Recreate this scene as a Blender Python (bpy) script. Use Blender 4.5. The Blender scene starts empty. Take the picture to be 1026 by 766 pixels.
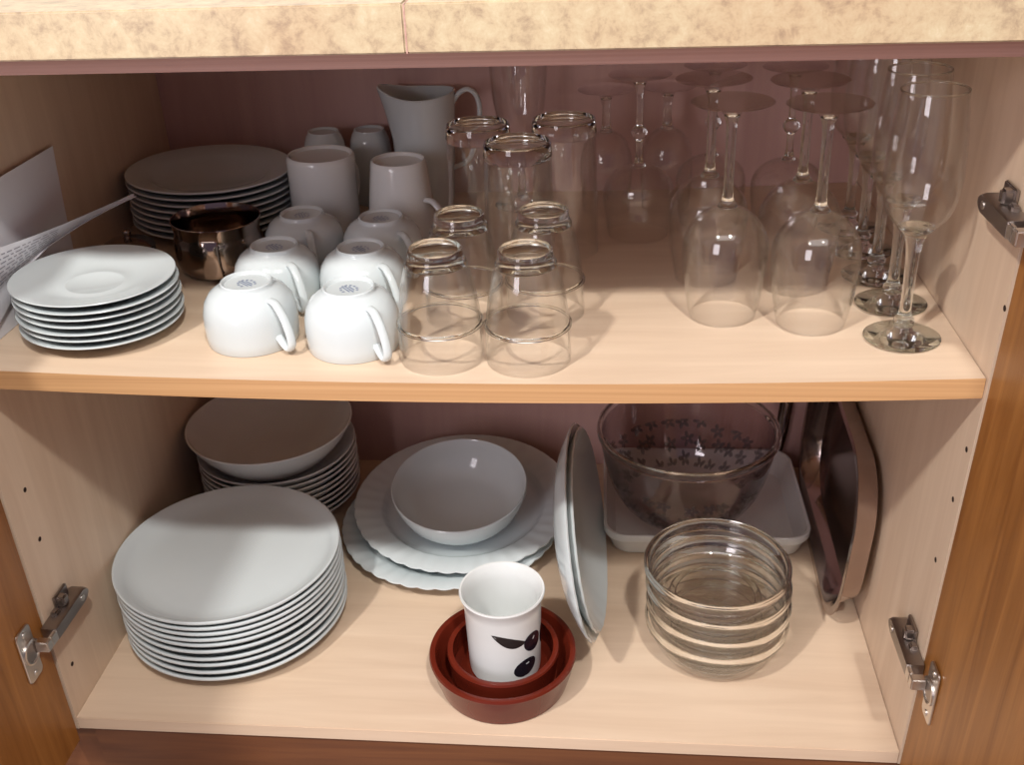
import bpy, bmesh, math, random
from mathutils import Vector, Matrix
PI = math.pi
R_ = math.radians
sc = bpy.context.scene
COL = sc.collection
random.seed(4)

# ------------------------------------------------------------------ camera
W, D, H1, SAG = 0.864, 0.515, 0.4217, 0.0095     # inner width, depth, shelf height, sag of the loaded shelf
RAIL0, RAIL1 = 0.676, 0.6915                      # top rail
cd = bpy.data.cameras.new('camera'); cam = bpy.data.objects.new('camera', cd); COL.objects.link(cam)
rt = Vector((0.995609660616046, 0.0864391919453423, -0.03591197270880479))
up = Vector((-0.010040108130970893, 0.4800715907700231, 0.877171855433277))
fw = Vector((-0.09306234424685465, 0.8729602132006794, -0.47883177239183294))
mw = Matrix((rt, up, -fw)).transposed().to_4x4(); mw.translation = (0.5674, -0.7595, 0.8328)
cam.matrix_world = mw
cd.sensor_width = 36; cd.lens = 36 * 1037.77 / 1026; cd.clip_start = 0.02
sc.camera = cam
# ------------------------------------------------------------------ world, lamps, exposure
wd = bpy.data.worlds.new('world'); sc.world = wd; wd.use_nodes = True
bg = wd.node_tree.nodes['Background']; bg.inputs[0].default_value = (0.95, 0.78, 1.12, 1); bg.inputs[1].default_value = 0.17
def lamp(name, loc, target, power, size, color):
    l = bpy.data.lights.new(name, 'AREA'); l.shape = 'DISK'; l.size = size; l.energy = power; l.color = color
    o = bpy.data.objects.new(name, l); COL.objects.link(o); o.location = loc
    o.rotation_euler = (Vector(target) - Vector(loc)).to_track_quat('-Z', 'Y').to_euler()
    return o
lamp('ceiling_lamp', (-0.40, -1.36, 2.30), (0.45, 0.1, 0.3), 40, 0.13, (1.0, 0.965, 0.92))
lamp('ceiling_lamp', (0.95, -1.36, 2.30), (0.45, 0.1, 0.3), 33, 0.13, (1.0, 0.965, 0.92))
fill = lamp('ceiling_bounce_fill', (0.40, -1.38, 2.30), (0.40, -1.30, 0), 25, 1.0, (1.0, 0.97, 0.94))  # added fill light standing in for the bright ceiling, mirrored in the glasses
fill.data.shape = 'RECTANGLE'; fill.data.size = 2.2; fill.data.size_y = 1.3
wn = lamp('window_daylight', (-0.75, -2.3, 1.15), (0.45, 0.3, 0.5), 26, 1.0, (1.0, 0.92, 0.98))
wn.data.shape = 'RECTANGLE'; wn.data.size = 0.8; wn.data.size_y = 1.3
vs = sc.view_settings; vs.view_transform = 'Standard'; vs.look = 'None'; vs.gamma = 1; vs.exposure = 0.0
try: vs.use_curve_mapping = False
except Exception: pass
cy = sc.cycles
cy.max_bounces = 20; cy.transmission_bounces = 16; cy.transparent_max_bounces = 48; cy.glossy_bounces = 6; cy.diffuse_bounces = 5
cy.sample_clamp_indirect = 4

# ------------------------------------------------------------------ materials
def newmat(name):
    m = bpy.data.materials.new(name); m.use_nodes = True
    nt = m.node_tree; b = nt.nodes['Principled BSDF']
    return m, nt, b
def plain(name, col, rough=.5, metal=0., spec=.5, noise=0.0, nscale=60):
    m, nt, b = newmat(name)
    b.inputs['Base Color'].default_value = (*col, 1); b.inputs['Roughness'].default_value = rough
    b.inputs['Metallic'].default_value = metal; b.inputs['Specular IOR Level'].default_value = spec
    tc = nt.nodes.new('ShaderNodeTexCoord'); n = nt.nodes.new('ShaderNodeTexNoise'); n.inputs['Scale'].default_value = nscale
    mx = nt.nodes.new('ShaderNodeMix'); mx.data_type = 'RGBA'
    k = 1 - noise
    mx.inputs[6].default_value = (*col, 1); mx.inputs[7].default_value = (col[0]*k, col[1]*k, col[2]*k, 1)
    nt.links.new(tc.outputs['Object'], n.inputs['Vector']); nt.links.new(n.outputs['Fac'], mx.inputs[0])
    nt.links.new(mx.outputs[2], b.inputs['Base Color'])
    return m
def wood(name, c1, c2, scale, rough=.45, dist=0.6, spec=.4, bands=None):
    m, nt, b = newmat(name); L = nt.links
    tc = nt.nodes.new('ShaderNodeTexCoord'); mp = nt.nodes.new('ShaderNodeMapping'); mp.inputs['Scale'].default_value = scale
    n = nt.nodes.new('ShaderNodeTexNoise'); n.inputs['Scale'].default_value = 1; n.inputs['Detail'].default_value = 6
    n.inputs['Roughness'].default_value = .6; n.inputs['Distortion'].default_value = dist
    cr = nt.nodes.new('ShaderNodeValToRGB'); cr.color_ramp.elements[0].position = .3; cr.color_ramp.elements[1].position = .72
    cr.color_ramp.elements[0].color = (*c1, 1); cr.color_ramp.elements[1].color = (*c2, 1)
    L.new(tc.outputs['Object'], mp.inputs[0]); L.new(mp.outputs[0], n.inputs['Vector']); L.new(n.outputs['Fac'], cr.inputs[0])
    L.new(cr.outputs[0], b.inputs['Base Color'])
    bp = nt.nodes.new('ShaderNodeBump'); bp.inputs['Strength'].default_value = .06; bp.inputs['Distance'].default_value = .001
    L.new(n.outputs['Fac'], bp.inputs['Height']); L.new(bp.outputs[0], b.inputs['Normal'])
    b.inputs['Roughness'].default_value = rough; b.inputs['Specular IOR Level'].default_value = spec
    return m
MAPLE_A, MAPLE_B = (0.61, 0.455, 0.325), (0.71, 0.555, 0.41)
M = {}
M['maple_x'] = wood('maple_grain_across', MAPLE_A, MAPLE_B, (3, 40, 40))
M['maple_z'] = wood('maple_grain_upright', MAPLE_A, MAPLE_B, (40, 40, 3))
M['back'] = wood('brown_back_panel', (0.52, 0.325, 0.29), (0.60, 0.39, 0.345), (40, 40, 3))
M['edge'] = wood('layered_edge_band', (0.46, 0.25, 0.11), (0.62, 0.37, 0.18), (1.5, 30, 330), rough=.5, dist=.1)
M['rail'] = wood('brown_rail', (0.44, 0.25, 0.20), (0.58, 0.37, 0.31), (1.5, 60, 330), rough=.5, dist=.1)
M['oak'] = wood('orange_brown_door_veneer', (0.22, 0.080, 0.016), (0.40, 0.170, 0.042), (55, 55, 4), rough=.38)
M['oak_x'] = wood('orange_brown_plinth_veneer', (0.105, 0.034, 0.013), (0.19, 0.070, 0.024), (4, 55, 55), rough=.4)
M['china'] = plain('white_china', (0.595, 0.65, 0.66), .13, 0, .5, .02)
M['china_warm'] = plain('white_stoneware', (0.70, 0.72, 0.71), .16, 0, .5, .03)
M['opal'] = plain('opal_glass_white', (0.62, 0.68, 0.69), .1, 0, .5, .02)
M['bluegrey'] = plain('grey_blue_print', (0.22, 0.26, 0.36), .3)
M['terracotta'] = plain('glazed_terracotta', (0.150, 0.019, 0.009), .2, 0, .4, .35, 25)
M['olive'] = plain('black_olive_print', (0.012, 0.010, 0.016), .2)
M['leaf'] = plain('dark_leaf_print', (0.018, 0.014, 0.014), .3)
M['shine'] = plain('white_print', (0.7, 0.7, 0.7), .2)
M['steel'] = plain('polished_steel', (0.33, 0.265, 0.23), .12, 1.0, .5, .08, 30)
M['hinge'] = plain('nickel_hinge', (0.72, 0.68, 0.64), .30, 1.0, .5, .1, 80)
M['darksteel'] = plain('dark_hinge_cover', (0.36, 0.32, 0.30), .32, 1.0, .5, .1, 80)
M['pan'] = plain('dark_pan_steel', (0.55, 0.455, 0.42), .13, 1.0, .5, .25, 18)
M['paper'] = plain('white_paper', (0.74, 0.74, 0.78), .7, 0, .2, .03)
M['ink'] = plain('grey_ink', (0.30, 0.30, 0.34), .7, 0, .2)
M['tile'] = plain('beige_floor_tile', (0.42, 0.34, 0.28), .4, 0, .4, .15, 9)
M['cream'] = plain('cream_backsplash', (0.80, 0.76, 0.66), .35, 0, .4, .04, 12)
M['hole'] = plain('dark_hole', (0.04, 0.025, 0.02), .8, 0, .1)
def stone():
    m, nt, b = newmat('yellow_mottled_stone'); L = nt.links
    tc = nt.nodes.new('ShaderNodeTexCoord')
    n = nt.nodes.new('ShaderNodeTexNoise'); n.inputs['Scale'].default_value = 60; n.inputs['Detail'].default_value = 8; n.inputs['Roughness'].default_value = .72; n.inputs['Distortion'].default_value = .25
    cr = nt.nodes.new('ShaderNodeValToRGB'); e = cr.color_ramp.elements
    e[0].position = .27; e[0].color = (0.27, 0.195, 0.135, 1); e[1].position = .75; e[1].color = (0.68, 0.585, 0.43, 1)
    for p_, c in ((.40, (0.43, 0.325, 0.21)), (.50, (0.54, 0.425, 0.27)), (.60, (0.58, 0.485, 0.315))):
        k = e.new(p_); k.color = (*c, 1)
    n2 = nt.nodes.new('ShaderNodeTexNoise'); n2.inputs['Scale'].default_value = 7; n2.inputs['Detail'].default_value = 3
    mx = nt.nodes.new('ShaderNodeMix'); mx.data_type = 'RGBA'; mx.blend_type = 'MULTIPLY'; mx.inputs[0].default_value = .35
    cr2 = nt.nodes.new('ShaderNodeValToRGB'); cr2.color_ramp.elements[0].position = .35; cr2.color_ramp.elements[0].color = (.85, .68, .62, 1); cr2.color_ramp.elements[1].position = .6; cr2.color_ramp.elements[1].color = (1, 1, 1, 1)
    L.new(tc.outputs['Object'], n.inputs['Vector']); L.new(tc.outputs['Object'], n2.inputs['Vector'])
    L.new(n.outputs['Fac'], cr.inputs[0]); L.new(n2.outputs['Fac'], cr2.inputs[0]); L.new(cr.outputs[0], mx.inputs[6]); L.new(cr2.outputs[0], mx.inputs[7])
    L.new(mx.outputs[2], b.inputs['Base Color']); b.inputs['Roughness'].default_value = .3
    return m
M['stone'] = stone()
def thin_glass(name, tint=(.992, .992, .99), edge=(.80, .80, .79), rough=0.0, f0=.035):
    # thin glass wall: clear straight through, reflecting and darkening where the wall is seen edge-on
    m = bpy.data.materials.new(name); m.use_nodes = True; nt = m.node_tree; L = nt.links
    for n in list(nt.nodes): nt.nodes.remove(n)
    out = nt.nodes.new('ShaderNodeOutputMaterial'); mix = nt.nodes.new('ShaderNodeMixShader')
    tr = nt.nodes.new('ShaderNodeBsdfTransparent'); gl = nt.nodes.new('ShaderNodeBsdfGlossy'); gl.inputs['Roughness'].default_value = rough
    gl.inputs['Color'].default_value = (1, 1, 1, 1)
    lw = nt.nodes.new('ShaderNodeLayerWeight'); lw.inputs['Blend'].default_value = .5
    p5 = nt.nodes.new('ShaderNodeMath'); p5.operation = 'POWER'; p5.inputs[1].default_value = 4.2
    ma = nt.nodes.new('ShaderNodeMath'); ma.operation = 'MULTIPLY_ADD'; ma.inputs[1].default_value = 1 - f0; ma.inputs[2].default_value = f0
    p3 = nt.nodes.new('ShaderNodeMath'); p3.operation = 'POWER'; p3.inputs[1].default_value = 3.0
    mc = nt.nodes.new('ShaderNodeMix'); mc.data_type = 'RGBA'; mc.inputs[6].default_value = (*tint, 1); mc.inputs[7].default_value = (*edge, 1)
    L.new(lw.outputs['Facing'], p5.inputs[0]); L.new(p5.outputs[0], ma.inputs[0]); L.new(ma.outputs[0], mix.inputs[0])
    L.new(lw.outputs['Facing'], p3.inputs[0]); L.new(p3.outputs[0], mc.inputs[0]); L.new(mc.outputs[2], tr.inputs['Color'])
    L.new(tr.outputs[0], mix.inputs[1]); L.new(gl.outputs[0], mix.inputs[2]); L.new(mix.outputs[0], out.inputs[0])
    return m, nt, mix, out
M['glass'] = thin_glass('clear_thin_glass')[0]
M['glass_heavy'] = thin_glass('pressed_glass_wall', (.992, .992, .987), (.80, .80, .79), f0=.05)[0]
M['foot'] = thin_glass('glass_foot_plate', (.975, .97, .975), (.74, .71, .74), f0=.06)[0]
def solid_glass(name, col=(1, 1, 1), rough=0.0, ior=1.48):
    m = bpy.data.materials.new(name); m.use_nodes = True; nt = m.node_tree
    for n in list(nt.nodes): nt.nodes.remove(n)
    out = nt.nodes.new('ShaderNodeOutputMaterial'); g = nt.nodes.new('ShaderNodeBsdfGlass')
    g.inputs['Color'].default_value = (*col, 1); g.inputs['Roughness'].default_value = rough; g.inputs['IOR'].default_value = ior
    nt.links.new(g.outputs[0], out.inputs[0]); return m
def pebbled():
    m, nt, mix, out = thin_glass('pebbled_glass_base', (.99, .99, .98), (.85, .85, .84), rough=.05, f0=.07); L = nt.links
    tc = nt.nodes.new('ShaderNodeTexCoord'); v = nt.nodes.new('ShaderNodeTexVoronoi'); v.inputs['Scale'].default_value = 260
    b = nt.nodes.new('ShaderNodeBump'); b.inputs['Strength'].default_value = .8; b.inputs['Distance'].default_value = .002
    L.new(tc.outputs['Object'], v.inputs['Vector']); L.new(v.outputs['Distance'], b.inputs['Height'])
    for n in nt.nodes:
        if n.bl_idname in ('ShaderNodeBsdfGlossy', 'ShaderNodeLayerWeight'): L.new(b.outputs[0], n.inputs['Normal'])
    return m
M['pebble'] = pebbled()
M['solid_glass'] = solid_glass('clear_solid_glass', (.97, .98, .97))
M['green_glass'] = solid_glass('thick_greenish_glass', (.985, .99, .98))
def floral():
    m, nt, mix, out = thin_glass('smoky_glass_with_etched_flowers', (.90, .86, .86), (.36, .32, .34), f0=.05); L = nt.links
    N = nt.nodes.new
    tc = N('ShaderNodeTexCoord'); sx = N('ShaderNodeSeparateXYZ'); L.new(tc.outputs['Object'], sx.inputs[0])
    def math_(op, a, b=None):
        k = N('ShaderNodeMath'); k.operation = op
        for i, v in enumerate((a, b)):
            if v is None: continue
            if isinstance(v, (int, float)): k.inputs[i].default_value = v
            else: L.new(v, k.inputs[i])
        return k.outputs[0]
    ang = math_('ARCTAN2', sx.outputs[1], sx.outputs[0])
    u = math_('MULTIPLY', ang, 26 / (2 * PI)); v = math_('MULTIPLY', sx.outputs[2], 41.0)
    cb = N('ShaderNodeCombineXYZ'); L.new(u, cb.inputs[0]); L.new(v, cb.inputs[1])
    vo = N('ShaderNodeTexVoronoi'); vo.voronoi_dimensions = '2D'; vo.inputs['Scale'].default_value = 1; vo.inputs['Randomness'].default_value = .55
    L.new(cb.outputs[0], vo.inputs['Vector'])
    df = N('ShaderNodeVectorMath'); df.operation = 'SUBTRACT'; L.new(cb.outputs[0], df.inputs[0]); L.new(vo.outputs['Position'], df.inputs[1])
    s2 = N('ShaderNodeSeparateXYZ'); L.new(df.outputs[0], s2.inputs[0])
    th = math_('ARCTAN2', s2.outputs[1], s2.outputs[0])
    petal = math_('MULTIPLY', math_('COSINE', math_('MULTIPLY', th, 5.0)), .13)
    lim = math_('ADD', petal, .29)
    fl = math_('LESS_THAN', vo.outputs['Distance'], lim)
    core = math_('GREATER_THAN', vo.outputs['Distance'], .07)
    band = math_('MULTIPLY', math_('GREATER_THAN', sx.outputs[2], .026), math_('LESS_THAN', sx.outputs[2], .084))
    fac = math_('MULTIPLY', math_('MULTIPLY', math_('MULTIPLY', fl, core), band), .5)
    d = N('ShaderNodeBsdfDiffuse'); d.inputs['Color'].default_value = (.10, .085, .09, 1)
    m2 = N('ShaderNodeMixShader'); L.new(fac, m2.inputs[0]); L.new(mix.outputs[0], m2.inputs[1]); L.new(d.outputs[0], m2.inputs[2]); L.new(m2.outputs[0], out.inputs[0])
    return m
M['floral'] = floral()

# ------------------------------------------------------------------ mesh helpers
def make(name, bm, mat, parent=None, smooth=35):
    bmesh.ops.recalc_face_normals(bm, faces=bm.faces)
    me = bpy.data.meshes.new(name); bm.to_mesh(me); bm.free()
    me.materials.append(mat)
    if smooth:
        for p in me.polygons: p.use_smooth = True
        me.set_sharp_from_angle(angle=R_(smooth))
    o = bpy.data.objects.new(name, me); COL.objects.link(o)
    if parent: o.parent = parent
    return o
def empty(name, loc=(0, 0, 0)):
    o = bpy.data.objects.new(name, None); COL.objects.link(o); o.location = loc; o.empty_display_size = .02
    return o
def tag(o, label=None, cat=None, group=None, kind=None):
    if label: o['label'] = label
    if cat: o['category'] = cat
    if group: o['group'] = group
    if kind: o['kind'] = kind
    return o
def dup(o, parent=None):
    c = o.copy(); COL.objects.link(c)
    if parent: c.parent = parent
    for ch in list(o.children): dup(ch, c)
    return c
def smooth_profile(pts, n=3):
    # Catmull-Rom through the points
    out = []
    for i in range(len(pts) - 1):
        p0 = pts[max(i-1, 0)]; p1 = pts[i]; p2 = pts[i+1]; p3 = pts[min(i+2, len(pts)-1)]
        for k in range(n):
            t = k / n
            out.append(tuple(.5*((2*p1[j]) + (-p0[j]+p2[j])*t + (2*p0[j]-5*p1[j]+4*p2[j]-p3[j])*t*t + (-p0[j]+3*p1[j]-3*p2[j]+p3[j])*t**3) for j in (0, 1)))
    out.append(pts[-1]); return [(max(r, 0), z) for r, z in out]
def lathe(prof, seg=72, mod=None, bm=None, closed=False):
    bm = bm or bmesh.new(); rings = []
    for r, z in prof:
        if r < 1e-5: rings.append([bm.verts.new((0, 0, z))]); continue
        ring = []
        for k in range(seg):
            a = 2*PI*k/seg; rr, zz = (r, z) if mod is None else mod(r, z, a)
            ring.append(bm.verts.new((rr*math.cos(a), rr*math.sin(a), zz)))
        rings.append(ring)
    pairs = list(zip(rings, rings[1:]))
    if closed: pairs.append((rings[-1], rings[0]))
    for A, B in pairs:
        if len(A) == 1 and len(B) == 1: continue
        for k in range(seg):
            j = (k+1) % seg
            if len(A) == 1: bm.faces.new((A[0], B[k], B[j]))
            elif len(B) == 1: bm.faces.new((A[k], A[j], B[0]))
            else: bm.faces.new((A[k], A[j], B[j], B[k]))
    return bm
def shell(outer, th, n=4):
    # closed wall of given thickness from an outer profile that runs axis -> rim
    o = smooth_profile(outer, n); inner = []
    for i, (r, z) in enumerate(o):
        a = o[max(i-1, 0)]; b = o[min(i+1, len(o)-1)]
        dx, dz = b[0]-a[0], b[1]-a[1]; l = math.hypot(dx, dz) or 1
        inner.append((max(r - dz/l*th, 0), z + dx/l*th))
    inner[0] = (0, o[0][1] + th*(1 if inner[1][1] > o[1][1] else -1))
    e = o[-1]; f = inner[-1]; mid = ((e[0]+f[0])/2, (e[1]+f[1])/2)
    dx, dz = o[-1][0]-o[-2][0], o[-1][1]-o[-2][1]; l = math.hypot(dx, dz)
    mid = (mid[0]+dx/l*th*.4, mid[1]+dz/l*th*.4)
    return o + [mid] + inner[::-1]
def sweep(path, rx, ry, n=14, bm=None, up=(0, 1, 0), cap=True):
    bm = bm or bmesh.new(); P = [Vector(p) for p in path]; rings = []
    U = Vector(up)
    for i, p in enumerate(P):
        t = (P[min(i+1, len(P)-1)] - P[max(i-1, 0)]).normalized()
        s = (U - U.dot(t)*t).normalized(); q = t.cross(s)
        a_ = rx[i] if isinstance(rx, (list, tuple)) else rx; b_ = ry[i] if isinstance(ry, (list, tuple)) else ry
        rings.append([bm.verts.new(p + s*a_*math.cos(2*PI*k/n) + q*b_*math.sin(2*PI*k/n)) for k in range(n)])
    for A, B in zip(rings, rings[1:]):
        for k in range(n): bm.faces.new((A[k], A[(k+1) % n], B[(k+1) % n], B[k]))
    if cap: bm.faces.new(rings[0]); bm.faces.new(rings[-1][::-1])
    return bm
def spline(pts, n=6):
    out = []
    for i in range(len(pts)-1):
        p0, p1, p2, p3 = (Vector(pts[max(i-1, 0)]), Vector(pts[i]), Vector(pts[i+1]), Vector(pts[min(i+2, len(pts)-1)]))
        for k in range(n):
            t = k/n; out.append(.5*(2*p1 + (p2-p0)*t + (2*p0-5*p1+4*p2-p3)*t*t + (3*p1-p0-3*p2+p3)*t**3))
    out.append(Vector(pts[-1])); return out
def box(x0, x1, y0, y1, z0, z1, bev=0.0, bm=None, mat=None):
    b2 = bmesh.new(); bmesh.ops.create_cube(b2, size=1)
    for v in b2.verts: v.co = Vector((x0+(v.co.x+.5)*(x1-x0), y0+(v.co.y+.5)*(y1-y0), z0+(v.co.z+.5)*(z1-z0)))
    if bev: bmesh.ops.bevel(b2, geom=b2.edges[:], offset=bev, segments=2, affect='EDGES')
    if mat is not None: b2.transform(mat)
    if bm is None: return b2
    me = bpy.data.meshes.new('t'); b2.to_mesh(me); b2.free(); bm.from_mesh(me); bpy.data.meshes.remove(me); return bm
def rrect(hx, hy, rad, z, n=8):
    pts = []
    for cx, cy_, a0 in ((hx-rad, hy-rad, 0), (-hx+rad, hy-rad, PI/2), (-hx+rad, -hy+rad, PI), (hx-rad, -hy+rad, 1.5*PI)):
        for k in range(n+1):
            a = a0 + PI/2*k/n; pts.append((cx+rad*math.cos(a), cy_+rad*math.sin(a), z))
    return pts
def loft(rings):
    bm = bmesh.new(); R = [[bm.verts.new(p) for p in r] for r in rings]; n = len(R[0])
    for A, B in zip(R, R[1:]):
        for k in range(n): bm.faces.new((A[k], A[(k+1) % n], B[(k+1) % n], B[k]))
    bm.faces.new(R[0][::-1]); bm.faces.new(R[-1]); return bm

# ------------------------------------------------------------------ the cabinet (setting)
def struct(name, bm, mat, parent=None, smooth=None):
    return tag(make(name, bm, mat, parent, smooth), kind='structure')
T = 0.018
KR = 0.0235
def xr(z): return W - .003 + KR*z               # the right side leans out slightly
def shear_r(bm):
    for v in bm.verts: v.co.x += -.003 + KR*v.co.z
    return bm
struct('floor', box(0, W-.0035, 0.0, D, -.0165, 0, .0008), M['maple_x'])
wl = struct('wall_left', box(-T, 0, 0.0, D+.01, -.0165, RAIL1), M['maple_z'])
wr = struct('wall_right', shear_r(box(W, W+T, 0.0, D+.01, -.0165, RAIL1)), M['maple_z'])
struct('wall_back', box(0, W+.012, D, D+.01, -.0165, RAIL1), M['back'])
struct('ceiling', box(0, W+.012, .06, D, RAIL0+.002, RAIL1-.002), M['maple_x'])
struct('trim_1', box(-T, W+T+.014, -.003, .06, RAIL0, RAIL1, .001), M['rail'])
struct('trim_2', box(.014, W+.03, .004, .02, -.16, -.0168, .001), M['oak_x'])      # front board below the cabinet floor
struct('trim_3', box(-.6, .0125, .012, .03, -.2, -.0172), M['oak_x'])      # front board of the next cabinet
for wall, pts, sgn in ((wl, [(.033, .273), (.032, .214), (.021, .057)], 1), (wr, [(.011, .35), (.015, .296), (.022, .224), (.002, .485)], -1)):
    for y, z in pts:
        b = lathe([(0, 0), (.0026, 0), (.0026, .0004), (0, .0006)], 12)
        b.transform(Matrix.Translation((0 if sgn > 0 else xr(z), y, z)) @ Matrix.Rotation(sgn*PI/2, 4, 'Y') @ Matrix.Translation((0, 0, -.0001)))
        tag(make('peg_hole', b, M['hole'], wall), kind='structure')
struct('floor', box(-2.0, 3.0, -2.6, .05, -.22, -.20), M['tile'])                       # kitchen floor in front of the cabinet
struct('trim_4', box(-.6, 1.5, .621, .64, RAIL1, 1.25), M['cream'])                    # backsplash above the worktop
def shz(x): return H1 - SAG*(1-((x-W/2)/(W/2))**2)
# sagging shelf
bm = bmesh.new(); n = 48; rows = []
for i in range(n+1):
    x = .0006 + (xr(H1-T)-.0010)*i/n; z = shz(x)
    rows.append([bm.verts.new((x, y, z+dz)) for y, dz in ((.0045, 0), (D-.001, 0), (D-.001, -T), (.0045, -T))])
for A, B in zip(rows, rows[1:]):
    for k in range(4): bm.faces.new((A[k], A[(k+1) % 4], B[(k+1) % 4], B[k]))
bm.faces.new(rows[0]); bm.faces.new(rows[-1][::-1])
shelf = make('shelf', bm, M['maple_x'], None, 30)
tag(shelf, 'pale wooden shelf board across the middle of the cabinet, sagging slightly', 'shelf')
bm = bmesh.new(); rows = []
for i in range(n+1):
    x = .0006 + (xr(H1-T)-.0010)*i/n; z = shz(x)
    rows.append([bm.verts.new((x, y, z+dz)) for y, dz in ((.0035, 0), (.0045, 0), (.0045, -T), (.0035, -T))])
for A, B in zip(rows, rows[1:]):
    for k in range(4): bm.faces.new((A[k], A[(k+1) % 4], B[(k+1) % 4], B[k]))
bm.faces.new(rows[0]); bm.faces.new(rows[-1][::-1])
tag(make('edge_band', bm, M['edge'], shelf, 30), 'darker layered front edge')
# stone worktop
ct = empty('countertop', (0, 0, RAIL1+.0003)); tag(ct, 'mottled yellow stone countertop with a thick front edge above the open cabinet', 'countertop')
SX = .4265
make('slab', box(-.6, SX-.0006, -.033, .62, 0, .0335, .0012), M['stone'], ct, None)
make('slab', box(SX+.0006, 1.5, -.033, .62, 0, .0335, .0012), M['stone'], ct, None)
make('joint', box(SX-.0006, SX+.0006, -.0322, .62, 0, .0327), M['rail'], ct, None)

# ------------------------------------------------------------------ doors and hinges
def door(name, label, side):
    s = -1 if side == 'left' else 1
    x0 = 0.0 if s < 0 else xr(-.03)
    root = empty(name, (x0, -.002, -.03)); tag(root, label, 'cabinet door')
    if s > 0: root.rotation_euler = (0, math.atan(KR), 0)
    xa, xb = (-.020, -.0005) if s < 0 else (.0005, .020)
    make('door_panel', box(xa, xb, -.445, -.0012, 0, .70, .0012), M['oak'], root, None)
    return root
HO = [(-.010, -.0075), (-.010, .0075), (.052, .0085), (.058, .006), (.062, .002), (.062, -.002), (.058, -.006), (.052, -.0085)]
def hinge(dr, z, side, wall_x):
    # built in cabinet coordinates, then parented to the door
    s = 1 if side == 'left' else -1
    bm = loft([[(.0005, y, z_) for y, z_ in HO]] + [[(.013, y, z_) for y, z_ in HO]] + [[(.0165, .025+(y-.025)*.95, z_*.82) for y, z_ in HO]])
    box(.0005, .004, .020, .046, -.013, .021, .001, bm)
    box(.002, .0115, .0225, .033, .0075, .0195, .0018, bm)
    box(.002, .009, .008, .018, .004, .0125, .0015, bm)
    arm = bm
    link = box(.0125, .0165, -.0200, -.008, -.0062, .0062, .001)
    box(.0030, .0165, -.0290, -.0195, -.0062, .0062, .0012, link)
    cup = bmesh.new()
    pl = loft([rrect(.0125, .031, .006, 0), rrect(.0125, .031, .006, .0012), rrect(.0118, .0303, .0055, .0018)])
    pl.transform(Matrix.Translation((.0002, -.0375, 0)) @ Matrix(((0, 0, 1, 0), (1, 0, 0, 0), (0, 1, 0, 0), (0, 0, 0, 1))))
    ring = lathe([(.0105, .0), (.0135, 0), (.0135, .0032), (.0118, .0038), (.0105, .003)], 28, closed=True)
    ring.transform(Matrix.Translation((.0002, -.0345, 0)) @ Matrix.Rotation(PI/2, 4, 'Y'))
    dark = lathe([(0, .0015), (.0103, .0015), (.0103, .0024), (0, .0024)], 24)
    dark.transform(Matrix.Translation((.0004, -.0345, 0)) @ Matrix.Rotation(PI/2, 4, 'Y'))
    scr = []
    for zz in (-.024, .024):
        q = lathe([(0, 0), (.0032, 0), (.003, .001), (0, .0016)], 14); q.transform(Matrix.Translation((.0018, -.0375, zz)) @ Matrix.Rotation(PI/2, 4, 'Y')); scr.append(q)
    q = lathe([(0, 0), (.0034, 0), (.0034, .0012), (0, .0012)], 14); q.transform(Matrix.Translation((.0160, .047, 0)) @ Matrix.Rotation(PI/2, 4, 'Y')); scr.append(q)
    mir = Matrix.Diagonal((s, 1, 1, 1))
    T_ = Matrix.Translation((wall_x, 0, z)) @ mir
    inv = (Matrix.Translation(dr.location) @ dr.rotation_euler.to_matrix().to_4x4()).inverted()
    def put(name, b, mat, par, sm=30):
        b.transform(inv @ T_)
        return make(name, b, mat, par, sm)
    a = put('hinge', arm, M['darksteel'], dr)
    put('link', link, M['hinge'], a); put('cup_plate', pl, M['hinge'], a); put('cup_rim', ring, M['hinge'], a); put('cup_recess', dark, M['darksteel'], a)
    for q in scr: put('screw', q, M['hinge'], a)
d1 = door('cabinet_door', 'orange-brown wooden cabinet door standing open at the left edge', 'left')
hinge(d1, .126, 'left', 0.0)
d2 = door('cabinet_door', 'orange-brown wooden cabinet door standing open at the right edge', 'right')
hinge(d2, .118, 'right', xr(.118)); hinge(d2, .553, 'right', xr(.553))

# ------------------------------------------------------------------ placing things
def on_shelf(o, x, y, rz=0, dz=0.0003):
    u = (x-W/2)/(W/2); th = -math.atan(2*SAG*u/(W/2))*(.5 if u > 0 else 1)
    o.matrix_world = Matrix.Translation((x, y, shz(x)+dz+(.0008 if u > .6 else .0004 if u < -.8 else 0))) @ Matrix.Rotation(th, 4, 'Y') @ Matrix.Rotation(rz, 4, 'Z'); return o
def raise_on_shelf(o, x, y, h, rz=0):
    u = (x-W/2)/(W/2); th = -math.atan(2*SAG*u/(W/2))*(.5 if u > 0 else 1)
    o.matrix_world = Matrix.Translation((x, y, shz(x)+.0003)) @ Matrix.Rotation(th, 4, 'Y') @ Matrix.Translation((0, 0, h)) @ Matrix.Rotation(rz, 4, 'Z'); return o
ORD = ['topmost', 'second from the top', 'third from the top', 'fourth from the top', 'fifth from the top', 'sixth from the top', 'seventh from the top', 'eighth from the top', 'ninth from the top', 'tenth from the top']
def order(i, n): # i from the bottom
    k = n-1-i
    return 'bottom one' if i == 0 else ORD[k]

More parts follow.
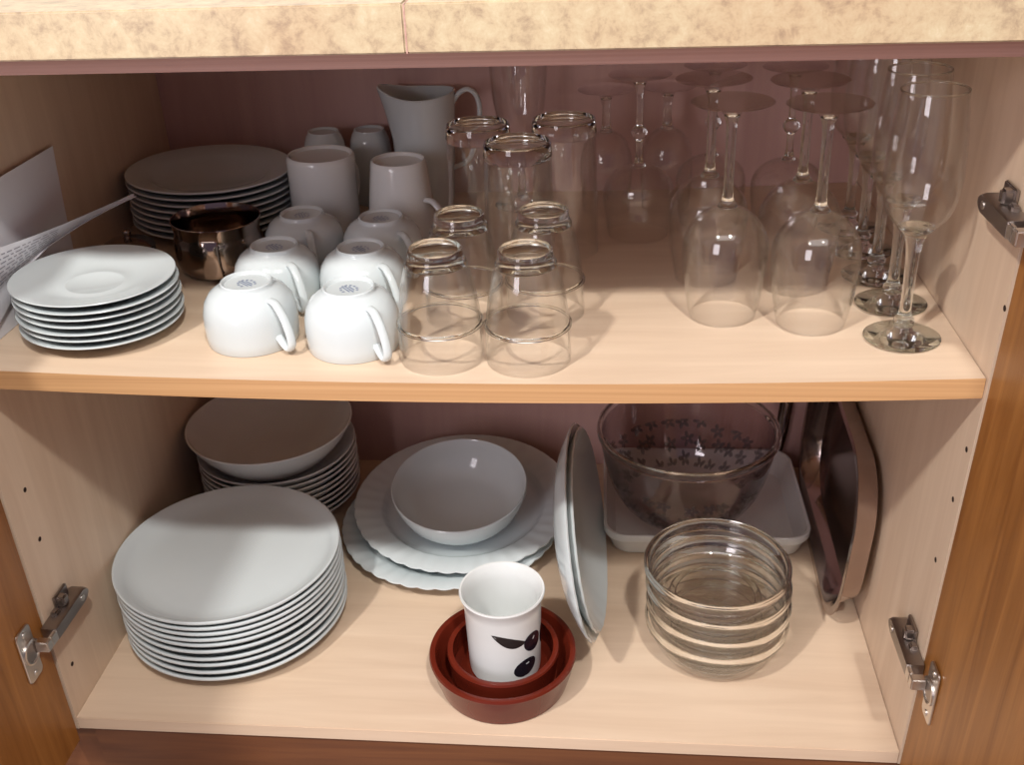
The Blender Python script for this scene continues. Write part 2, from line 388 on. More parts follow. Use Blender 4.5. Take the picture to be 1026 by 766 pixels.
# ---- saucers, front left of the shelf
sauc = lathe([(r*.955, z) for r, z in smooth_profile([(0, .002), (.030, .002)], 2)[:-1] + [(.031, .0018), (.0325, 0), (.036, 0), (.038, .0018), (.048, .0040), (.060, .0075), (.070, .0108), (.0765, .0131), (.0775, .0140), (.0770, .0147), (.0755, .0146), (.068, .0128), (.058, .0103), (.048, .0076), (.041, .0060), (.034, .0052), (.0285, .0056), (.0265, .0056), (.0248, .0047), (0, .0045)]], 96)
s0 = make('saucer', sauc, M['china'])
N = 7
for i in range(N):
    o = s0 if i == 0 else dup(s0)
    jx, jy = ((0, 0), (.0008, .001), (-.0004, -.0006), (.0006, .0005), (-.001, .0004), (.0005, -.0008), (-.0022, .001))[i]
    raise_on_shelf(o, .0885+jx, .0965+jy, .0068*i)
    tag(o, f'white saucer, {order(i, N)} of the saucer stack on the shelf', 'saucer', 'stacked saucers on the shelf')

# ---- small dinner plates, back left of the shelf
def rim_plate(r, well, h, t, base):
    return [(0, .002), (base-.003, .002), (base-.002, 0), (base+.002, 0), (base+.004, .002), (well, h*.45), (well+.006, h*.62), (r-.006, h-.0022), (r-.0008, h-.0008), (r, h), (r-.0009, h+t*.45), (r-.004, h+t*.35),
            (well+.006, h*.62+t), (well-.001, h*.45+t), (well-.008, .002+t*1.1), (0, .002+t)]
pb = make('plate', lathe(rim_plate(.0955, .068, .015, .0032, .05), 96), M['china'])
N = 8
for i in range(N):
    o = pb if i == 0 else dup(pb)
    jx = (0, .0006, -.0006, .0005, 0, .0008, -.0008, -.0005)[i]
    raise_on_shelf(o, .0995+jx, .386, .0075*i)
    tag(o, f'white plate in shade, {order(i, N)} of the back stack on the shelf', 'plate', 'stacked plates at the back of the shelf')

# ---- upside-down cups
def ear(pts, rx, ry): return sweep(spline(pts, 6), rx, ry, 14)
def cup_parts(root):
    prof = [(.0405, .0006), (.0412, 0), (.0418, .0008), (.0426, .010), (.0430, .020), (.0424, .030), (.0400, .0395), (.0350, .0472), (.0290, .0515), (.0252, .0532), (.0240, .0545), (.0236, .0570), (.0226, .0580), (.0212, .0572), (.0200, .0552), (.012, .0544), (0, .0544)]
    inner = [(0, .0510), (.020, .0506), (.030, .0475), (.0365, .0405), (.0395, .030), (.0400, .020), (.0398, .010), (.0398, .002)]
    make('cup_body', lathe(prof[1:] + inner + [prof[0]], 72, closed=False), M['china'], root)
    make('handle', ear([(.034, 0, .0475), (.0425, 0, .0465), (.0520, 0, .037), (.0585, 0, .024), (.0605, 0, .0125), (.0560, 0, .0065), (.0490, 0, .0085), (.0415, 0, .0145)], [.0042]*43, [.0026]*43), M['china'], root)
    b = bmesh.new()
    for k in range(9):
        a = PI*.25 + k*PI*1.5/9; m_ = Matrix.Translation((.0088*math.cos(a), .0070*math.sin(a), .0546)) @ Matrix.Rotation(a, 4, 'Z')
        box(-.0011, .0011, -.0011, .0011, 0, .0001, 0, b, m_)
    for k, w in enumerate((.006, .0085, .005)):
        box(-w, w, -.0007, .0007, .0546, .0547, 0, b, Matrix.Translation((0, (k-1)*.0026, 0)))
    make('maker_mark', b, M['bluegrey'], root, None)
cup0 = empty('cup'); cup_parts(cup0)
CUPS = [(.2370, .0860, -38, 'left upside-down white cup of the front row, beside the saucer stack'), (.3345, .0770, -48, 'right upside-down cup of the front row, next to the clear tumblers'),
        (.2365, .1760, -50, 'left upside-down white cup of the middle row, beside the steel creamer'), (.3240, .1740, -45, 'right upside-down white cup of the middle row of cups'),
        (.2395, .2690, -66, 'left upside-down white cup of the back row, in front of the wide mug'), (.3268, .2610, -45, 'right upside-down white cup of the back row, in front of the narrow mug')]
for i, (x, y, a, lab) in enumerate(CUPS):
    c = cup0 if i == 0 else dup(cup0)
    on_shelf(c, x, y, R_(a)); tag(c, lab, 'cup', 'upside-down cups on the shelf')

# ---- two tall mugs, upside down
def mug_prof(rb, rtop, h):
    return [(rb-.003, .0006), (rb-.0015, 0), (rb, .001), (rb*.7+rtop*.3, h*.3), (rb*.35+rtop*.65, h*.65), (rtop+.001, h*.93), (rtop, h*.985), (rtop-.0014, h), (rtop-.003, h-.0006), (rtop-.0044, h-.004), (rtop-.010, h-.0052), (0, h-.0052), (0, h-.0095), (rtop-.006, h-.0095), (rb*.35+rtop*.65-.003, h*.65), (rb-.0032, .003)]
def profmesh(p, seg=64): return lathe(p, seg, closed=True)
mg = empty('mug'); p = mug_prof(.0395, .0378, .092)
make('mug_body', lathe(p[1:] + [p[0]], 64), M['china_warm'], mg)
make('handle', ear([(.0355, 0, .072), (.050, 0, .071), (.060, 0, .058), (.060, 0, .038), (.053, 0, .024), (.0365, 0, .021)], .0045, .003), M['china_warm'], mg)
on_shelf(mg, .2375, .370, R_(65)); tag(mg, 'wide white mug standing upside down behind the rows of cups', 'mug', 'upside-down mugs on the shelf')
mg = empty('mug'); p = mug_prof(.0415, .0305, .090)
make('mug_body', lathe(p[1:] + [p[0]], 64), M['china_warm'], mg)
make('handle', ear([(.0355, 0, .048), (.046, 0, .047), (.056, 0, .036), (.0605, 0, .022), (.057, 0, .012), (.0395, 0, .0115)], .0045, .003), M['china_warm'], mg)
on_shelf(mg, .3300, .357, R_(-28)); tag(mg, 'narrow-topped white mug standing upside down in front of the white jug', 'mug', 'upside-down mugs on the shelf')

# ---- white jug at the back
jg = empty('jug')
def jmod(r, z, a):
    f = max(0, (z-.095)/.048); c = max(0, math.cos(a-PI)); k = c**6
    return r*(1+.32*f*k), z + .006*f*k - .004*f*(math.sin(a)**2)
jp = [(0, .002), (.026, .002), (.028, 0), (.0315, .001), (.033, .012), (.0350, .045), (.0372, .085), (.0390, .115), (.0400, .136), (.0402, .1405), (.0390, .1418), (.0378, .1405), (.0365, .115), (.0345, .085), (.032, .045), (.030, .012), (.026, .006), (0, .006)]
make('jug_body', lathe(jp, 72, jmod), M['china'], jg)
make('handle', ear([(.0368, 0, .126), (.045, 0, .1375), (.056, 0, .142), (.066, 0, .134), (.069, 0, .115), (.064, 0, .085), (.053, 0, .058), (.0345, 0, .048)], .0042, .0030), M['china'], jg)
on_shelf(jg, .342, .462, R_(0)); tag(jg, 'tall white jug with spout and looped handle at the back of the shelf', 'jug')

# ---- two cups tipped on their sides at the back wall
TIP = [(.2190, .4580, .094, 'narrow white cup upside down at the back wall, left behind the wide mug'), (.2700, .4830, .090, 'narrow white cup upside down at the back wall, next to the white jug')]
for (x, y, h, lab) in TIP:
    t = empty('narrow_cup')
    q = [(.0262, .0006), (.0270, 0), (.0278, .0010), (.0276, h*.3), (.0266, h*.65), (.0238, h*.86), (.0208, h*.945), (.0190, h*.97), (.0184, h), (.0168, h), (.0155, h-.0025), (0, h-.003)]
    inner = [(0, h-.006), (.0150, h-.006), (.0210, h*.86), (.0240, h*.65), (.0252, h*.3), (.0256, .002)]
    make('cup_body', lathe(q[1:] + inner + [q[0]], 56), M['china'], t)
    on_shelf(t, x, y, 0); tag(t, lab, 'cup', 'narrow cups at the back wall')

# ---- steel creamer and small steel bowl with lid
st = empty('creamer')
sp = smooth_profile([(0, .0), (.032, .0), (.0395, .003), (.0448, .011), (.0463, .024), (.0462, .036), (.0448, .0425), (.0446, .0455), (.0456, .0520), (.0468, .0575)], 3)
ip = [(r-.0012, z+.0006) for r, z in sp if r > .02][::-1] + [(0, .0016)]
make('creamer_body', lathe(sp + [(.0464, .0583)] + ip, 72), M['steel'], st)
make('handle', ear([(.0455, 0, .0565), (.054, 0, .0590), (.0630, 0, .0545), (.0660, 0, .044), (.0640, 0, .028), (.0575, 0, .012), (.0450, 0, .0105)], [.0092]*37, [.0014]*37), M['steel'], st)
on_shelf(st, .1510, .2500, R_(-78)); tag(st, 'shiny steel creamer with a strap handle beside the saucer stack', 'creamer')
sb = empty('sugar_bowl')
make('bowl_body', lathe(smooth_profile([(0, 0), (.018, 0), (.024, .004), (.0275, .014), (.0270, .024), (.0262, .0262)], 3) + [(.0250, .0262), (.0255, .014), (0, .002)], 48), M['steel'], sb)
lid = make('lid', lathe(smooth_profile([(.0275, .0266), (.0265, .0285), (.020, .0325), (.010, .0352), (.004, .0362), (.0032, .0385), (.0048, .0412), (.0044, .0440), (0, .0452)], 3) + [(0, .0330), (.0200, .0308), (.0265, .0266)], 48), M['steel'], sb)
on_shelf(sb, .0560, .2380, 0); tag(sb, 'small lidded steel bowl, its knob peeking up behind the saucers', 'bowl')

# ---- tumblers
def tumbler_parts(root):
    outer = [(.0363, 0), (.0372, .0006), (.0375, .004), (.0375, .0335), (.0379, .0348), (.0376, .0362), (.0362, .0376), (.0352, .050), (.0332, .066), (.0305, .082), (.0272, .0955)]
    inner = [(.0258, .0960), (.0290, .082), (.0316, .066), (.0336, .050), (.0346, .0376), (.0358, .0340), (.0358, .004)]
    make('glass_body', lathe(outer + inner, 72, closed=True), M['glass'], root)
    make('shoulder_ring', lathe([(.0374, .0332), (.0384, .0340), (.0384, .0354), (.0372, .0366), (.0362, .0368), (.0360, .0340)], 72, closed=True), M['solid_glass'], root)
    make('thick_base', lathe([(0, .0985), (.022, .0975), (.0252, .0962), (.0262, .0966), (.0264, .0990), (.0254, .1010), (.0240, .1035), (.0236, .1085), (.0232, .1120), (.0222, .1135), (.0208, .1128), (.0195, .1105), (.012, .1092), (0, .1088)], 72), M['solid_glass'], root)
tm0 = empty('tumbler'); tumbler_parts(tm0)
for ch in tm0.children:
    for v in ch.data.vertices:
        if v.co.z > .038: v.co.z = .038 + (v.co.z-.038)*.87
TUM = [(.4195, .0540, 'clear tumbler upside down, the left of the front pair beside the cups'), (.4970, .0510, 'clear tumbler upside down, the right of the front pair beside the cups'),
       (.4290, .1400, 'clear tumbler upside down, second in line behind the front left tumbler'), (.5060, .1480, 'clear tumbler upside down, second in line behind the front right tumbler')]
for i, (x, y, lab) in enumerate(TUM):
    o = tm0 if i == 0 else dup(tm0); on_shelf(o, x, y, i*.4); tag(o, lab, 'tumbler', 'low upside-down tumblers')

# ---- fluted highball glasses
def hb_parts(root):
    fl = lambda r, z, a: (r*(1 - .012*(1 if z < .128 else 0)*abs(math.cos(6*a))), z)
    outer = [(.0345, 0), (.0354, .0006), (.0358, .010), (.0352, .06), (.0342, .10), (.0332, .128)]
    inner = [(.0312, .128), (.0322, .10), (.0332, .06), (.0337, .010), (.0336, .002)]
    make('glass_body', lathe(outer + inner, 96, fl, closed=True), M['glass_heavy'], root)
    make('thick_base', lathe([(0, .1292), (.0330, .1284), (.0340, .131), (.0336, .137), (.0330, .142), (.0322, .1448), (.0306, .1450), (.029, .1425), (.015, .1412), (0, .141)], 72), M['green_glass'], root)
hb0 = empty('highball_glass'); hb_parts(hb0)
HB = [(.4770, .2280, 'tall fluted glass upside down, the foremost of the three tall ones'), (.4300, .2960, 'tall fluted glass upside down in front of the white jug'),
      (.5190, .3100, 'tall fluted glass upside down, the right one of the rear pair')]
for i, (x, y, lab) in enumerate(HB):
    o = hb0 if i == 0 else dup(hb0); on_shelf(o, x, y, i*.3); tag(o, lab, 'highball glass', 'tall upside-down fluted glasses')

# ---- stemmed glasses
def disc_foot(r, z0, z1, rs, up):
    # foot plate from stem radius rs at z0 to plate at z1 (up: plate above)
    s = 1 if z1 > z0 else -1; d = abs(z1-z0)
    return [(0, z0), (rs, z0), (rs*1.25, z0+s*d*.35), (rs*2.1, z0+s*d*.62), (r*.62, z0+s*d*.80), (r-.0012, z0+s*d*.90), (r, z0+s*d*.955), (r-.0008, z1), (0, z1-s*d*.04)]
def wine_parts(root):
    o = [(0, .1085), (.006, .1078), (.014, .1050), (.0235, .0985), (.0315, .0890), (.0362, .0780), (.0378, .0660), (.0372, .050), (.0350, .030), (.0322, .012), (.0300, .0006)]
    make('bowl', lathe(shell(o, -.0011), 80), M['glass'], root)
    make('stem', lathe(smooth_profile([(0, .1050), (.0085, .1068), (.0072, .1100), (.0050, .1150), (.0042, .128), (.0041, .150), (.0043, .172), (.0050, .184), (.0066, .1896), (0, .1898)], 3), 28), M['solid_glass'], root)
    make('foot', lathe(disc_foot(.0345, .1890, .2020, .0068, True), 72), M['foot'], root)
w0 = empty('wine_glass'); wine_parts(w0)
for ch in w0.children: ch.scale = (1.03, 1.03, .985)
WINE = [(.6725, .1400, 'large wine glass upside down, the left of the pair at the shelf front'), (.7500, .1180, 'large wine glass upside down, the right of the pair at the shelf front'),
        (.6640, .2300, 'large wine glass upside down, directly behind the front left wine glass'), (.7480, .2040, 'large clear wine glass upside down, directly behind the front right wine glass')]
for i, (x, y, lab) in enumerate(WINE):
    o = w0 if i == 0 else dup(w0); on_shelf(o, x, y, i*.5); tag(o, lab, 'wine glass', 'large upside-down wine glasses')
def knop_parts(root):
    o = [(0, .0795), (.006, .0790), (.016, .0772), (.0260, .0725), (.0340, .0650), (.0382, .0560), (.0392, .0470), (.0385, .034), (.0360, .014), (.0338, .0006)]
    make('bowl', lathe(shell(o, -.0011), 72), M['glass'], root)
    ball = [(.0036+.0052*math.sin(PI*k/10), .1065+.017*k/10) for k in range(11)]
    make('stem', lathe([(0, .0772), (.0075, .0785), (.0050, .0830), (.0036, .090)] + ball + [(.0034, .130), (.0036, .155), (.0048, .1640), (.0064, .1676), (0, .1678)], 28), M['solid_glass'], root)
    make('foot', lathe(disc_foot(.0335, .1670, .1775, .0065, True), 64), M['foot'], root)
k0 = empty('goblet'); knop_parts(k0)
KN = [(.5985, .3580, 'goblet with a ball on its stem, upside down alone in the middle of the shelf'), (.6800, .3900, 'goblet with a ball on its stem, upside down behind the left wine glasses'), (.7600, .3600, 'goblet with a ball on its stem, upside down behind the right wine glasses')]
for i, (x, y, lab) in enumerate(KN):
    o = k0 if i == 0 else dup(k0); on_shelf(o, x, y, i*.7); tag(o, lab, 'goblet', 'goblets with ball stems')
def sherry_parts(root):
    o = [(0, .0950), (.005, .0945), (.013, .0920), (.0215, .0855), (.0275, .0750), (.0305, .0620), (.0312, .046), (.0300, .022), (.0285, .0006)]
    make('bowl', lathe(shell(o, -.0011), 64), M['glass'], root)
    make('stem', lathe(smooth_profile([(0, .0920), (.0072, .0937), (.0056, .0985), (.0046, .110), (.0048, .124), (.0065, .1318), (0, .132)], 3), 28), M['solid_glass'], root)
    make('foot', lathe(disc_foot(.0325, .1312, .1430, .0066, True), 64), M['foot'], root)
h0 = empty('sherry_glass'); sherry_parts(h0)
SH = [(.5620, .4450, 'short-stemmed glass upside down by the back wall, left of the lone goblet'), (.6330, .4520, 'short-stemmed glass upside down by the back wall, right of the lone goblet')]
for i, (x, y, lab) in enumerate(SH):
    o = h0 if i == 0 else dup(h0); on_shelf(o, x, y, i*.7); tag(o, lab, 'sherry glass', 'short-stemmed glasses by the back wall')
bg0 = empty('beer_glass')
o = [(0, .0790), (.008, .0800), (.018, .0865), (.0255, .100), (.0300, .120), (.0330, .150), (.0345, .180), (.0345, .205)]
make('bowl', lathe(shell(o, .0012), 72), M['glass'], bg0)
make('stem', lathe(smooth_profile([(0, .0095), (.0065, .0100), (.0052, .018), (.0046, .040), (.0052, .066), (.0080, .0788), (0, .0812)], 3), 28), M['solid_glass'], bg0)
make('foot', lathe(disc_foot(.0335, .0105, .0002, .0068, False), 64), M['solid_glass'], bg0)
on_shelf(bg0, .4590, .4650, 0); tag(bg0, 'tall stemmed beer glass standing upright at the back beside the white jug', 'beer glass')
# ---- champagne flutes standing upright along the right side
def flute_parts(root):
    o = [(0, .0985), (.008, .0995), (.0165, .1035), (.0235, .1105), (.0280, .1210), (.0305, .1360), (.0310, .1520), (.0300, .175), (.0278, .198), (.0258, .2140)]
    make('bowl', lathe(shell(o, .0012), 80), M['glass'], root)
    make('rim', lathe([(.0248, .2136), (.0255, .2132), (.0261, .2138), (.0260, .2147), (.0254, .2151), (.0248, .2146)], 80, closed=True), M['solid_glass'], root)
    make('stem', lathe(smooth_profile([(0, .0100), (.0072, .0106), (.0088, .0140), (.0082, .0180), (.0056, .0225), (.0048, .040), (.0052, .065), (.0066, .084), (.0096, .0950), (.0150, .1015), (0, .0980)], 3), 32), M['solid_glass'], root)
    make('foot', lathe(disc_foot(.0325, .0112, .0002, .0070, False), 72), M['solid_glass'], root)
f0 = empty('champagne_flute'); flute_parts(f0)
FL = [(.8225, .0820, 'champagne flute standing upright at the front right corner of the shelf'), (.8290, .1530, 'second champagne flute in the row along the right cabinet side'), (.8290, .2200, 'third champagne flute in the row along the right cabinet side'),
      (.8290, .2880, 'fourth champagne flute in the row along the right cabinet side'), (.8290, .3560, 'fifth champagne flute, hindmost in the row along the right cabinet side')]
for i, (x, y, lab) in enumerate(FL):
    o = f0 if i == 0 else dup(f0); on_shelf(o, x, y, i*.4); tag(o, lab, 'champagne flute', 'champagne flutes along the right side')

# ---- leaflets leaning on the left side
def sheet(name, grid, th, mat, par=None):
    bm = bmesh.new(); n, m_ = len(grid), len(grid[0]); V = []
    P = [[Vector(p) for p in r] for r in grid]
    def nrm(i, j):
        a = P[min(i+1, n-1)][j]-P[max(i-1, 0)][j]; b = P[i][min(j+1, m_-1)]-P[i][max(j-1, 0)]
        c = a.cross(b); return c.normalized() if c.length > 1e-12 else Vector((1, 0, 0))
    for s in (0, 1): V.append([[bm.verts.new(P[i][j]+nrm(i, j)*th*s) for j in range(m_)] for i in range(n)])
    for s in (0, 1):
        for i in range(n-1):
            for j in range(m_-1): bm.faces.new((V[s][i][j], V[s][i+1][j], V[s][i+1][j+1], V[s][i][j+1]))
    ed = [(i, 0) for i in range(n)] + [(n-1, j) for j in range(1, m_)] + [(i, m_-1) for i in range(n-2, -1, -1)] + [(0, j) for j in range(m_-2, 0, -1)]
    for a, b in zip(ed, ed[1:]+ed[:1]): bm.faces.new((V[0][a[0]][a[1]], V[0][b[0]][b[1]], V[1][b[0]][b[1]], V[1][a[0]][a[1]]))
    return make(name, bm, mat, par, 60)
g = [[(.0008+.0030*v*v, .035+.19*u+.006*v, .4222+.135*v) for v in [k/6 for k in range(7)]] for u in [k/8 for k in range(9)]]
sh1 = sheet('paper_sheet', g, .0003, M['paper']); tag(sh1, 'plain white paper sheet standing upright against the left cabinet side', 'paper')
lf = empty('leaflet', (0.012, .05, .4222)); tag(lf, 'white printed leaflet curling out beside the saucers at the left side', 'leaflet')
def leaf_pt(s, t):
    # t 0..1 foot -> fold, 1..2 fold -> top edge
    y = .020+.225*s
    B = Vector((.0045, y, .4224+.012*s)); F = Vector((.0050+.066*s**2.8, y, .458+.041*s**1.1)); Tp = Vector((.0056+.0645*s**1.8, y+.004, .514-.013*s-.008*math.sin(PI*s)))
    B = F.lerp(B, max(0, 1-s/.55))
    if t <= 1: p = B.lerp(F, t); p.x += .003*math.sin(PI*t)*s
    else: p = F.lerp(Tp, t-1); p.x += .004*math.sin(PI*(t-1))*(1-s)
    return p - Vector((.012, .05, .4222))
g = [[leaf_pt(i/16, j/5) for j in range(11)] for i in range(17)]
sheet('page', g, .0003, M['paper'], lf)
bm = bmesh.new(); rnd = random.Random(3)
for row in range(8):
    t = 1.12+.1*row; s = .06
    while s < .60-.03*row*0:
        w = rnd.uniform(.015, .05)
        e = [leaf_pt(s, t), leaf_pt(s+w, t), leaf_pt(s+w, t+.028), leaf_pt(s, t+.028)]
        nn = (e[1]-e[0]).cross(e[3]-e[0]).normalized()
        if nn.x < 0: nn = -nn
        bm.faces.new([bm.verts.new(q+nn*.0009) for q in e]); s += w+.012
make('printed_lines', bm, M['ink'], lf, None)

# =================================================================== lower compartment
# ---- big plates, front left
big = [(0, .0022), (.072, .0022), (.074, .0004), (.076, 0), (.081, 0), (.083, .0022), (.102, .0034), (.114, .0072), (.123, .0132), (.1290, .0192), (.1302, .0208), (.1300, .0224), (.1286, .0231), (.1262, .0222), (.1190, .0150), (.1110, .0096), (.102, .0070), (.090, .0061), (0, .0056)]
p0 = make('dinner_plate', lathe([(r*.988, z) for r, z in big], 120), M['china'])
N = 10; zz = .0003
for i in range(N):
    o = p0 if i == 0 else dup(p0)
    jx, jy = ((0, 0), (.0006, 0), (-.0006, .0008), (.0004, -.0005), (0, .0005), (.0006, 0), (0, -.0003), (.0005, .0002), (0, 0), (-.0006, .0003))[i]
    o.location = (.1300+jx, .1680+jy, zz); zz += .0097 if i < 5 else .0076
    tag(o, f'large white dinner plate, {order(i, N)} of the big front stack below the shelf', 'dinner plate', 'stacked dinner plates below the shelf')
# ---- soup plates and a bowl, back left
soup = [(0, .0025), (.050, .0025), (.052, 0), (.057, 0), (.059, .0025), (.072, .006), (.085, .0135), (.096, .0235), (.1020, .0305), (.1030, .0318), (.1024, .0334), (.1008, .0330), (.093, .0255), (.083, .0172), (.070, .0098), (.058, .0064), (0, .006)]
q0 = make('soup_plate', lathe([(r*1.03, z) for r, z in soup], 96), M['china_warm'])
N = 9
for i in range(N):
    o = q0 if i == 0 else dup(q0)
    o.location = (.1180+(.0008 if i % 2 else 0), .4055, .0003+.0083*i)
    tag(o, f'white soup plate, {order(i, N)} of the stack in the lower left corner', 'soup plate', 'stacked soup plates in the back corner')
zt = .0003+.0083*8+.0064
bw = [(0, .0015), (.042, .0015), (.044, 0), (.049, 0), (.052, .0025), (.064, .0075), (.080, .0220), (.0940, .0400), (.1020, .0540), (.1052, .0605), (.1048, .0622), (.1032, .0616), (.0995, .0540), (.0910, .0402), (.0770, .0232), (.062, .0105), (.050, .0062), (0, .0055)]
o = make('bowl', lathe([(r*1.045, z) for r, z in bw], 96), M['china_warm']); o.location = (.1160, .3975, zt+.003)
tag(o, 'wide white conical bowl sitting on top of the soup plate stack', 'bowl')
# ---- scalloped opal plates and bowl
def scal(r, z, a):
    f = min(1, max(0, (r-.095)/.045)); c = abs(math.sin(20*a))**.6
    return r*(1+.010*f*(c-.6)), z + .0005*f*math.cos(40*a)
arc = [(0, .0022), (.086, .0022), (.089, 0), (.094, 0), (.0965, .0024), (.1010, .0065), (.1055, .0125), (.109, .0145), (.120, .0168), (.1380, .0208), (.1402, .0216), (.1400, .0232), (.1380, .0238), (.120, .0199), (.1080, .0175), (.1045, .0155), (.1000, .0095), (.0965, .0066), (.091, .0058), (0, .0055)]
a0 = make('scalloped_plate', lathe([(r*1.025, z) for r, z in arc], 240, scal), M['opal'])
a0.location = (.3625, .3430, .0003); tag(a0, 'white scalloped plate lying directly on the cabinet floor beneath its twin', 'plate', 'scalloped plates')
a1 = dup(a0); a1.location = (.3770, .3615, .0215); a1.rotation_euler = (R_(3.8), 0, .06)
tag(a1, 'white plate with a scalloped rim carrying the white round bowl', 'plate', 'scalloped plates')
ab = [(0, .0018), (.046, .0018), (.048, 0), (.052, 0), (.056, .0030), (.068, .0120), (.0780, .0250), (.0845, .0410), (.0870, .0520), (.0872, .0543), (.0862, .0557), (.0850, .0545), (.0820, .0410), (.0752, .0265), (.0650, .0150), (.053, .0070), (0, .0055)]
o = make('bowl', lathe(ab, 96), M['opal']); o.location = (.3775, .3400, .0318); o.rotation_euler = (R_(9.0), 0, 0); tag(o, 'round white opal bowl sitting on the scalloped plates', 'bowl')
# ---- oval dishes standing on edge
ov = [(0, .0), (.55, .0), (.66, .003), (.80, .009), (.92, .0170), (1.0, .0235), (1.008, .0250), (.995, .0262), (.91, .0195), (.79, .0120), (.65, .0065), (.54, .0035), (0, .0035)]
def ovmod(r, z, a):
    f = max(0, (r-.7)/.3); return r*(1+.010*f*abs(math.sin(15*a))), z
def oval(a_, b_):
    b = lathe(ov, 120, ovmod)
    for v in b.verts: v.co = Vector((v.co.x*a_, v.co.y*b_, v.co.z))
    return b
def stand(o, y, x, lean, yaw, tilt):
    # dish axis to +x, long side along y
    B = Matrix(((0, 0, 1, 0), (1, 0, 0, 0), (0, 1, 0, 0), (0, 0, 0, 1)))
    Rm = Matrix.Rotation(yaw, 4, 'Z') @ Matrix.Rotation(lean, 4, 'Y') @ Matrix.Rotation(tilt, 4, 'X') @ B
    zmin = min((Rm @ v.co).z for v in o.data.vertices)
    o.matrix_world = Matrix.Translation((x, y, .0004 - zmin)) @ Rm
OVR = Matrix.Rotation(R_(0.99), 4, 'Z') @ Matrix.Rotation(R_(-12.6), 4, 'Y') @ Matrix.Rotation(R_(-5.4), 4, 'X') @ Matrix(((0, 0, 1, 0), (1, 0, 0, 0), (0, 1, 0, 0), (0, 0, 0, 1)))
OVL = [(0.0, 0.0, 'white oval serving dish standing on edge, the right one of the nested pair'), (-.0058, -.006, 'white oval serving dish standing on edge, the left one of the nested pair')]
v0 = make('oval_dish', oval(.1744, .0921), M['opal'])
for i, (off, dy, lab) in enumerate(OVL):
    o = v0 if i == 0 else dup(v0)
    c = Vector((.5472, .2425+dy, .0962)) + OVR.to_3x3() @ Vector((0, 0, off-.0255))
    zmin = min((OVR @ v.co).z for v in o.data.vertices)
    c.z = (.0004 - zmin) if i else max(c.z, .0004 - zmin)
    if i: c.z += .0052
    o.matrix_world = Matrix.Translation(c) @ OVR @ Matrix.Diagonal((1.055, 1.055, 1, 1) if i else (1, 1, 1, 1)); tag(o, lab, 'serving dish', 'oval dishes standing on edge')
# ---- white baking dish with glass mixing bowl
hx, hy = .130, .104
rings = [rrect(hx-.016, hy-.016, .022, .0), rrect(hx-.010, hy-.010, .026, .0022), rrect(hx-.004, hy-.004, .028, .020), rrect(hx-.001, hy-.001, .029, .0245), rrect(hx, hy, .030, .0265), rrect(hx, hy, .030, .0345), rrect(hx-.001, hy-.001, .029, .0358), rrect(hx-.004, hy-.004, .027, .0352), rrect(hx-.009, hy-.009, .024, .018), rrect(hx-.016, hy-.016, .020, .0060), rrect(hx-.024, hy-.024, .016, .0050)]
o = make('baking_dish', loft(rings), M['china_warm']); o.location = (.6920, .4010, .0003); o.rotation_euler = (0, 0, R_(0.6))
tag(o, 'white rectangular baking dish lying under the glass mixing bowl', 'baking dish')
mb = empty('mixing_bowl', (.6690, .3900, .0058)); tag(mb, 'large glass mixing bowl with an etched flower pattern standing in the baking dish', 'mixing bowl')
o = [(0, .0), (.036, .0002), (.050, .0035), (.067, .014), (.084, .032), (.0970, .056), (.1055, .084), (.1110, .112), (.1130, .127)]
make('bowl_body', lathe(shell(o, .0028), 120), M['floral'], mb)
make('rim', lathe([(.1095, .1265), (.1135, .1250), (.1160, .1275), (.1168, .1318), (.1155, .1360), (.1127, .1375), (.1100, .1358), (.1088, .1310)], 120, closed=True), M['solid_glass'], mb)
# ---- stacked glass bowls
def gbowl(root):
    o = [(0, .0), (.040, .0), (.0560, .0022), (.0650, .0085), (.0702, .0185), (.0728, .0270), (.0742, .0330)]
    make('bowl_body', lathe(shell(o, .0030), 96), M['glass_heavy'], root)
    make('rim', lathe([(.0720, .0325), (.0765, .0325), (.0785, .0350), (.0792, .0400), (.0788, .0445), (.0772, .0464), (.0752, .0462), (.0738, .0440), (.0730, .0380)], 96, closed=True), M['green_glass'], root)
    make('pebbled_base', lathe([(0, .0033), (.052, .0033), (.0555, .0048), (.0555, .0054), (.052, .0040), (0, .0040)], 72), M['pebble'], root)
    make('base_ring', lathe([(.0440, -.0020), (.0490, -.0020), (.0505, -.0004), (.0490, -.0002), (.0440, -.0002), (.0425, -.0006)], 72, closed=True), M['solid_glass'], root)
gb0 = empty('glass_bowl'); gbowl(gb0)
N = 4
for i in range(N):
    o = gb0 if i == 0 else dup(gb0)
    jx, jy, ti = ((.0, .0, 0), (.0005, -.0005, 0), (-.0008, .0004, 0), (-.0030, .001, R_(.3)))[i]
    o.location = (.6895+jx, .1450+jy, .0024+.0235*i); o.rotation_euler = (ti, ti, i*.8)
    tag(o, f'round clear glass bowl, {order(i, N)} in the front right stack below the shelf', 'glass bowl', 'stacked glass bowls')
